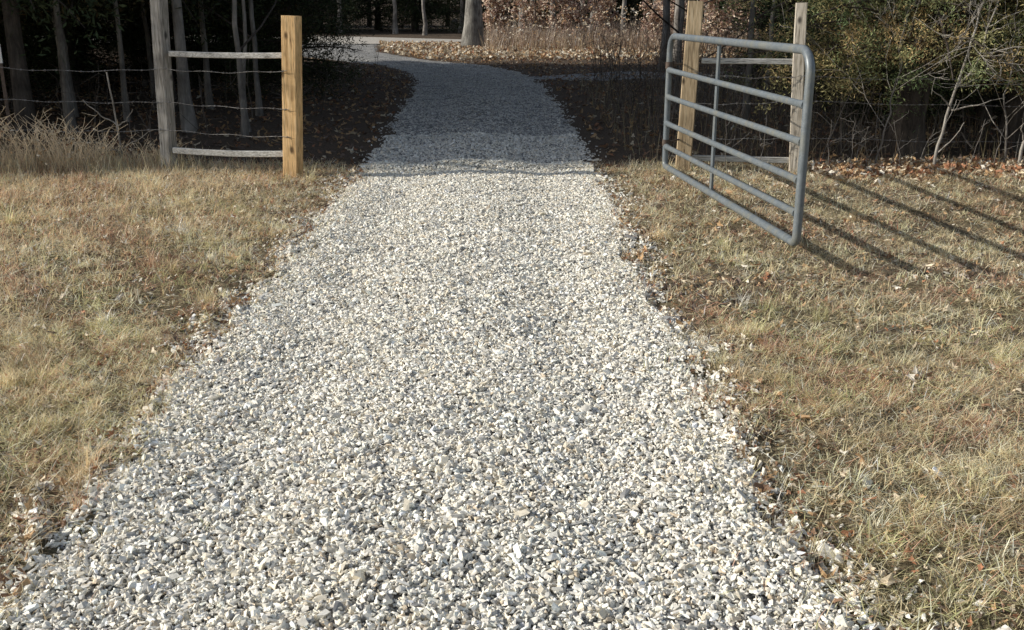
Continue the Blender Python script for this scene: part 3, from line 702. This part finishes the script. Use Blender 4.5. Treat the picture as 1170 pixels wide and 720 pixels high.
for (x, y, k, sc_) in ((-5.7, 12.15, 0, 1.), (-7.3, 12.22, 1, 1.05), (-9.3, 12.6, 0, 1.35), (-11.4, 12.9, 1, 1.6), (-13.9, 12.6, 0, 1.6), (-16.6, 12.5, 1, 1.6), (-19.4, 12.1, 0, 1.6), (-22.4, 11.6, 1, 1.6),
    (-5.0, 15.2, 1, 0), (-8.2, 15.5, 0, 0), (-11.5, 15.6, 1, 0), (-4.7, 18.4, 0, 0), (-7.9, 18.8, 1, 0), (-11.2, 19, 0, 0), (-5.4, 21.6, 1, 0), (-9., 22, 0, 0), (-6.6, 24.6, 1, 0), (-10.2, 25, 0, 0), (-14.5, 16, 0, 0), (-14.2, 20, 1, 0), (-14, 24, 1, 0), (-17.5, 18, 0, 0), (-17.5, 22.5, 1, 0)):
    put(tall[k], x, y, LL, GL, sc_ or random.uniform(.92, 1.12))
GU = 'low bushy cedars under the left wood'; LU = 'low bushy dark cedar filling the shade of the left wood'
for (x, y, k, s) in ((-8.2, 17.2, 0, .8), (-6.4, 19.6, 1, .75), (-10.5, 17.8, 1, .9), (-12.5, 19.5, 0, 1.), (-8.8, 20.5, 0, .8), (-5.2, 22.6, 0, .7), (-7.3, 23.2, 1, .85), (-10, 23.5, 1, .9), (-12.8, 23, 0, .9), (-6.6, 26.0, 1, .6), (-9.5, 26.5, 0, .8), (-13, 26.8, 1, 1.), (-16, 20, 1, 1.)):
    put(low[k], x, y, LU, GU, s)
put(low[1], -3.75, 17.6, 'low dark cedar whose boughs hang to the left edge of the shaded driveway', None, .8, 1.)
put(low[0], -5.6, 21.4, 'dark cedar bush just behind the boughs overhanging the left side of the driveway', None, .75, 2.)
GR = 'tall cedars of the dark wood right of the driveway'; LR = 'tall dark cedar in the shaded wood right of the gate'
for (x, y, k) in ((7.6, 11.9, 0), (10.5, 12.4, 1), (7.0, 15, 1), (9.8, 16, 0), (13.5, 13.5, 1), (6.6, 19, 0), (10., 20, 1), (13, 18, 0), (8.3, 23.5, 1), (12, 24, 0)):
    put(tall[k], x, y, LR, GR, random.uniform(.9, 1.1))
GR2 = 'low bushy cedars behind the gate'; LR2 = 'low bushy dark cedar in the shade behind the open gate'
for (x, y, k, s) in ((4.7, 14.2, 0, .62), (6.2, 13.6, 1, .85), (5.4, 16.5, 1, .7), (7.6, 17.5, 0, .9), (8.5, 13.8, 1, 1.), (5.2, 19.8, 0, .7), (7.9, 21, 1, .9), (10.5, 15, 0, 1.), (11, 18.5, 1, 1.), (6.6, 24, 0, .9), (9.5, 26, 1, 1.)):
    put(low[k], x, y, LR2, GR2, s)
# --- far dark wood beyond the lane
GF = 'evergreens beyond the far lane'; LF = 'dark evergreen at the back beyond the far lane'
for i in range(26):
    x = -34 + i * 2.1 + random.uniform(-.5, .5); y = 52 + random.uniform(-1.5, 6)
    if x > 4: y -= 3
    put(low[i % 2], x, y, LF, GF, random.uniform(1.5, 2.1))
for i in range(14):
    put(tall[i % 2], -36 + i * 4.6, 61 + random.uniform(-2, 3), 'tall evergreen at the very back of the wood', 'tall evergreens at the very back', random.uniform(1.1, 1.4))

# --- bare trees on the far bank
bp = []
for k in range(3):
    tk, cr = bare_tree(11, .12, 60 + k, first=1.8, dens=.9, twig=.008)
    root = empty('bare_tree'); tk.build('trunk', M['bark_pale'], root, smooth=True); cr.build('branches', M['bark_cedar'], root); bp.append(root)
GB = 'slim bare trees behind the sunlit bank'; LB = 'slim bare grey tree among the brush behind the sunlit bank'
for i, (x, y) in enumerate(((.4, 41), (1.7, 45), (2.6, 40), (3.5, 46), (4.4, 42), (5.1, 38.5), (6.0, 44), (7.0, 40), (8.2, 45), (9.5, 39), (-5.5, 50), (-2.4, 51), (-8, 49.5), (-11, 50), (11.5, 42), (13, 36), (11, 33), (3.3, 43.5), (.9, 47))):
    put(bp[i % 3], x, y, LB, GB, random.uniform(.7, 1.15))
# darker leaning trees right behind the gate end of the drive
o = put(bp[0], 3.55, 24.5, 'dark slanting bare tree in the shade left of the gate', None, .8); o['category'] = 'tree'
put(bp[1], 4.3, 27.5, 'dark bare tree behind the slanting one left of the gate', None, .9)

tp = []
for k in range(2):
    tk, cr = bare_tree(7, .045, 70 + k, first=1.0, dens=.7, twig=.003, wob=.02)
    root = empty('young_tree'); tk.build('trunk', M['bark_pale'], root, smooth=True); cr.build('branches', M['bark_cedar'], root); tp.append(root)
for i, (x, y) in enumerate(((-6.9, 13.2), (-5.5, 12.9), (-7.9, 15.5), (-4.6, 15.8), (-6.0, 17.5), (-3.6, 14.8), (-3.2, 12.4), (-9., 14), (-7.0, 20), (3.2, 14.2), (2.6, 16.5), (4.4, 18), (3.4, 12.4), (2.2, 13.1))):
    left = x < 0
    put(tp[i % 2], x, y, 'thin young tree in the shade behind the left fence' if left else 'thin young tree in the shade behind the open gate',
        'thin young trees behind the left fence' if left else 'thin young trees behind the open gate', random.uniform(.6, 1.1))
for (x, y, sd_, hh_, lab) in ((3.55, 9.95, 81, 1.5, 'fine twigged bare shrub at the fence between the gate and the pale sapling'), (4.75, 9.95, 82, 1.9, 'fine twigged bare shrub at the fence right of the pale sapling')):
    tk, cr = bare_tree(hh_, .011, sd_, first=.25, dens=1.0, twig=.0016, sides=6, wob=.02)
    root = empty('bare_shrub', (x, y, 0)); tag(root, lab, 'shrub'); tk.build('stem', M['bark_pale'], root, smooth=True); cr.build('twigs', M['bark_birch'], root)

# --- oak shrubs with brown leaves
def oak_shrub(seed, H=2.8, n=1900):
    r = np.random.default_rng(seed); st, lv = MB(), MB(); cen = []
    for s in range(7):
        a = r.uniform(0, 6.28); d = np.array([math.cos(a) * .3, math.sin(a) * .3, 1]); L = H * r.uniform(.6, 1.); us = np.linspace(0, 1, 7)
        P = d * L * us[:, None] + r.normal(0, .05, (7, 3)) * us[:, None]; P[0, 2] = -.05
        tube(st, P, .022 * (1 - .8 * us), 6, (.2, .16, .13), cap=False)
        for b in range(9):
            u = r.uniform(.25, 1); p = np.array([np.interp(u, us, P[:, j]) for j in range(3)]); dd = unit(r.normal(0, 1, 3) + [0, 0, .4]) * r.uniform(.2, .7)
            tube(st, [p, p + dd * .5, p + dd], [.009, .006, .004], 4, (.2, .16, .13), cap=False)
            for w in range(4): cen.append(p + dd * r.uniform(.4, 1.1) + r.normal(0, .05, 3))
    cen = np.array(cen); i = r.integers(0, len(cen), n); q = cen[i] + r.normal(0, .07, (n, 3))
    pal = np.array([(.46, .31, .21), (.62, .48, .36), (.32, .2, .16), (.76, .65, .53), (.44, .31, .27)])
    leaves(lv, q[:, 0], q[:, 1], q[:, 2], r.uniform(.06, .11, n), pal[r.integers(0, 5, n)] * r.uniform(.7, 1.2, (n, 1)), 1.3)
    root = empty('oak_shrub'); st.build('stems', M['twig'], root); lv.build('leaves', M['leaf'], root)
    return root
op = [oak_shrub(s) for s in (1, 2, 3)]
GO = 'brown leaved oak shrubs on the sunlit bank'; LO = 'bushy oak shrub holding brown dead leaves on the sunlit bank'
for i, (x, y, s) in enumerate(((-.45, 38.5, .95), (.7, 37.6, 1.05), (2.0, 36.8, 1.), (4.6, 33.4, .8), (6.0, 30.4, .9), (7.8, 33, 1.1), (3.3, 40, 1.), (9.4, 31, 1.1), (5.6, 37, .9))):
    o = put(op[i % 3], x, y, LO, GO, s); o['category'] = 'shrub'

# tan brush on the sunlit bank
mb = MB()
n = 15000; x = rng.uniform(-.9, 13, n); y = 32.5 + rng.random(n) * 8 - np.clip((x - 2) * .45, 0, 4)
kk = rng.random(n) < np.clip(.55 + .6 * sn(x * 1.3, y), .1, 1); x, y = x[kk], y[kk]; n = len(x)
cb = np.array([(.50, .38, .24), (.38, .26, .18), (.58, .47, .33), (.28, .19, .14)])[rng.integers(0, 4, n)] * rng.uniform(.7, 1.2, (n, 1))
blades(mb, x, y, hz(x, y), rng.uniform(.2, .75, n), rng.uniform(.012, .022, n), np.abs(rng.normal(.12, .2, n)), rng.uniform(0, 6.28, n), cb, 3, rng.uniform(.0, .7, n))
n = 6000; x = rng.uniform(-.9, 13, n); y = 33 + rng.random(n) * 8 - np.clip((x - 2) * .45, 0, 4)
cb = np.array([(.40, .30, .24), (.22, .17, .14), (.55, .45, .36)])[rng.integers(0, 3, n)] * rng.uniform(.7, 1.2, (n, 1))
blades(mb, x, y, hz(x, y) + rng.uniform(0, .45, n), rng.uniform(.25, .8, n), rng.uniform(.01, .018, n), np.abs(rng.normal(.6, .4, n)), rng.uniform(0, 6.28, n), cb, 3, rng.uniform(-.4, .7, n))
n = 2200; x = rng.uniform(-.9, 13, n); y = 32.6 + rng.random(n) * 7 - np.clip((x - 2) * .45, 0, 4)
leaves(mb, x, y, hz(x, y) + rng.uniform(.1, 1.3, n) ** 1.3, rng.uniform(.04, .09, n), lc(n, [.35, .25, .25, .1, .05, 0]), 1.3)
tag(mb.build('tan_brush', M['grass']), 'thicket of tan dead brush and grass on the sunlit bank', 'brush', kind='stuff')
# shaded twiggy brush right of the drive, behind the gate
mb = MB()
for k in range(520):
    side = rng.random() < .62
    x = rng.uniform(1.5, 5.5) if side else rng.uniform(-9, -2.6); y = rng.uniform(10.8, 22); 
    if not side and rng.random() < .5: continue
    us = np.linspace(0, 1, 4); L = rng.uniform(.4, 1.3) * (1 if side else .6)
    P = np.array([x, y, -.02]) + np.array([rng.normal(0, .2), rng.normal(0, .2), 1]) * L * us[:, None] + rng.normal(0, .03, (4, 3)) * us[:, None]
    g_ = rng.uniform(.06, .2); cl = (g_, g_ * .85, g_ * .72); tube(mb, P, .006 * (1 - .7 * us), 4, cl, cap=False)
    for w in range(5):
        c = P[rng.integers(1, 4)]; dd = unit(rng.normal(0, 1, 3) + [0, 0, .5]) * rng.uniform(.1, .4); tube(mb, [c, c + dd], [.004, .002], 4, cl, cap=False)
tag(mb.build('shaded_brush', M['twig']), 'dim leafless undergrowth in the shade on both sides of the driveway', 'brush', kind='stuff')

# distant weathered rock and fallen log beside the far lane
bm = bmesh.new(); bmesh.ops.create_icosphere(bm, subdivisions=4, radius=1)
for v in bm.verts:
    n_ = math.sin(v.co.x * 3.1 + 1) * math.cos(v.co.y * 2.7) * .14 + math.sin(v.co.z * 5 + v.co.x * 4) * .07
    v.co = Vector((v.co.x * .55, v.co.y * .42, v.co.z * .62)) * (1 + n_); v.co.x += .15 * v.co.z
    v.co.z = max(v.co.z, -.2)
me = bpy.data.meshes.new('boulder'); bm.to_mesh(me); bm.free(); me.materials.append(M['pale_wood'])
t = NT('pale_rock'); q = t.noise(t.coord(), 6, 6, .7); t.base(t.ramp(q, [(.3, (.35, .31, .27)), (.7, (.62, .57, .5))]), .9); t.bump(q, .8, .04); me.materials[0] = t.m
o = bpy.data.objects.new('boulder', me); col.objects.link(o); o.location = (-2.95, 54, .2); o.scale = (.5, .5, .62); tag(o, 'pale rounded boulder beyond the far lane left of the oak trunk', 'rock')

# ------------------------------------------------------------------ light, sky, camera
SUN_EL, SUN_AZ_BACK = R(25.5), R(2)      # sun at the left, a touch behind the camera
to_sun = Vector((-math.cos(SUN_EL) * math.cos(SUN_AZ_BACK), -math.cos(SUN_EL) * math.sin(SUN_AZ_BACK), math.sin(SUN_EL)))
sd = bpy.data.lights.new('sun', 'SUN'); sd.energy = 5.0; sd.angle = R(.5); sd.color = (1, .95, .86)
so = bpy.data.objects.new('sun', sd); col.objects.link(so); so.rotation_euler = to_sun.to_track_quat('Z', 'Y').to_euler(); so.location = (-20, -2, 12)
w = bpy.data.worlds.new('World'); scene.world = w; w.use_nodes = True
nt = w.node_tree; bg = nt.nodes['Background']; sky = nt.nodes.new('ShaderNodeTexSky'); sky.sky_type = 'NISHITA'; sky.sun_disc = False
sky.sun_elevation = SUN_EL; sky.sun_rotation = math.atan2(to_sun.x, to_sun.y)
hs = nt.nodes.new('ShaderNodeHueSaturation'); hs.inputs['Saturation'].default_value = .68; nt.links.new(sky.outputs[0], hs.inputs['Color']); nt.links.new(hs.outputs[0], bg.inputs[0]); bg.inputs[1].default_value = .125
cd = bpy.data.cameras.new('camera'); cd.sensor_width = 36; cd.lens = 36; cd.clip_end = 2000; cd.clip_start = .05
co = bpy.data.objects.new('camera', cd); col.objects.link(co); co.location = (0, 0, 1.6)
co.rotation_euler = (R(90) - math.atan(362 / 1170), 0, 0)
scene.camera = co
scene.view_settings.view_transform = 'Standard'; scene.view_settings.look = 'None'; scene.view_settings.exposure = 0
scene.render.engine = 'CYCLES'
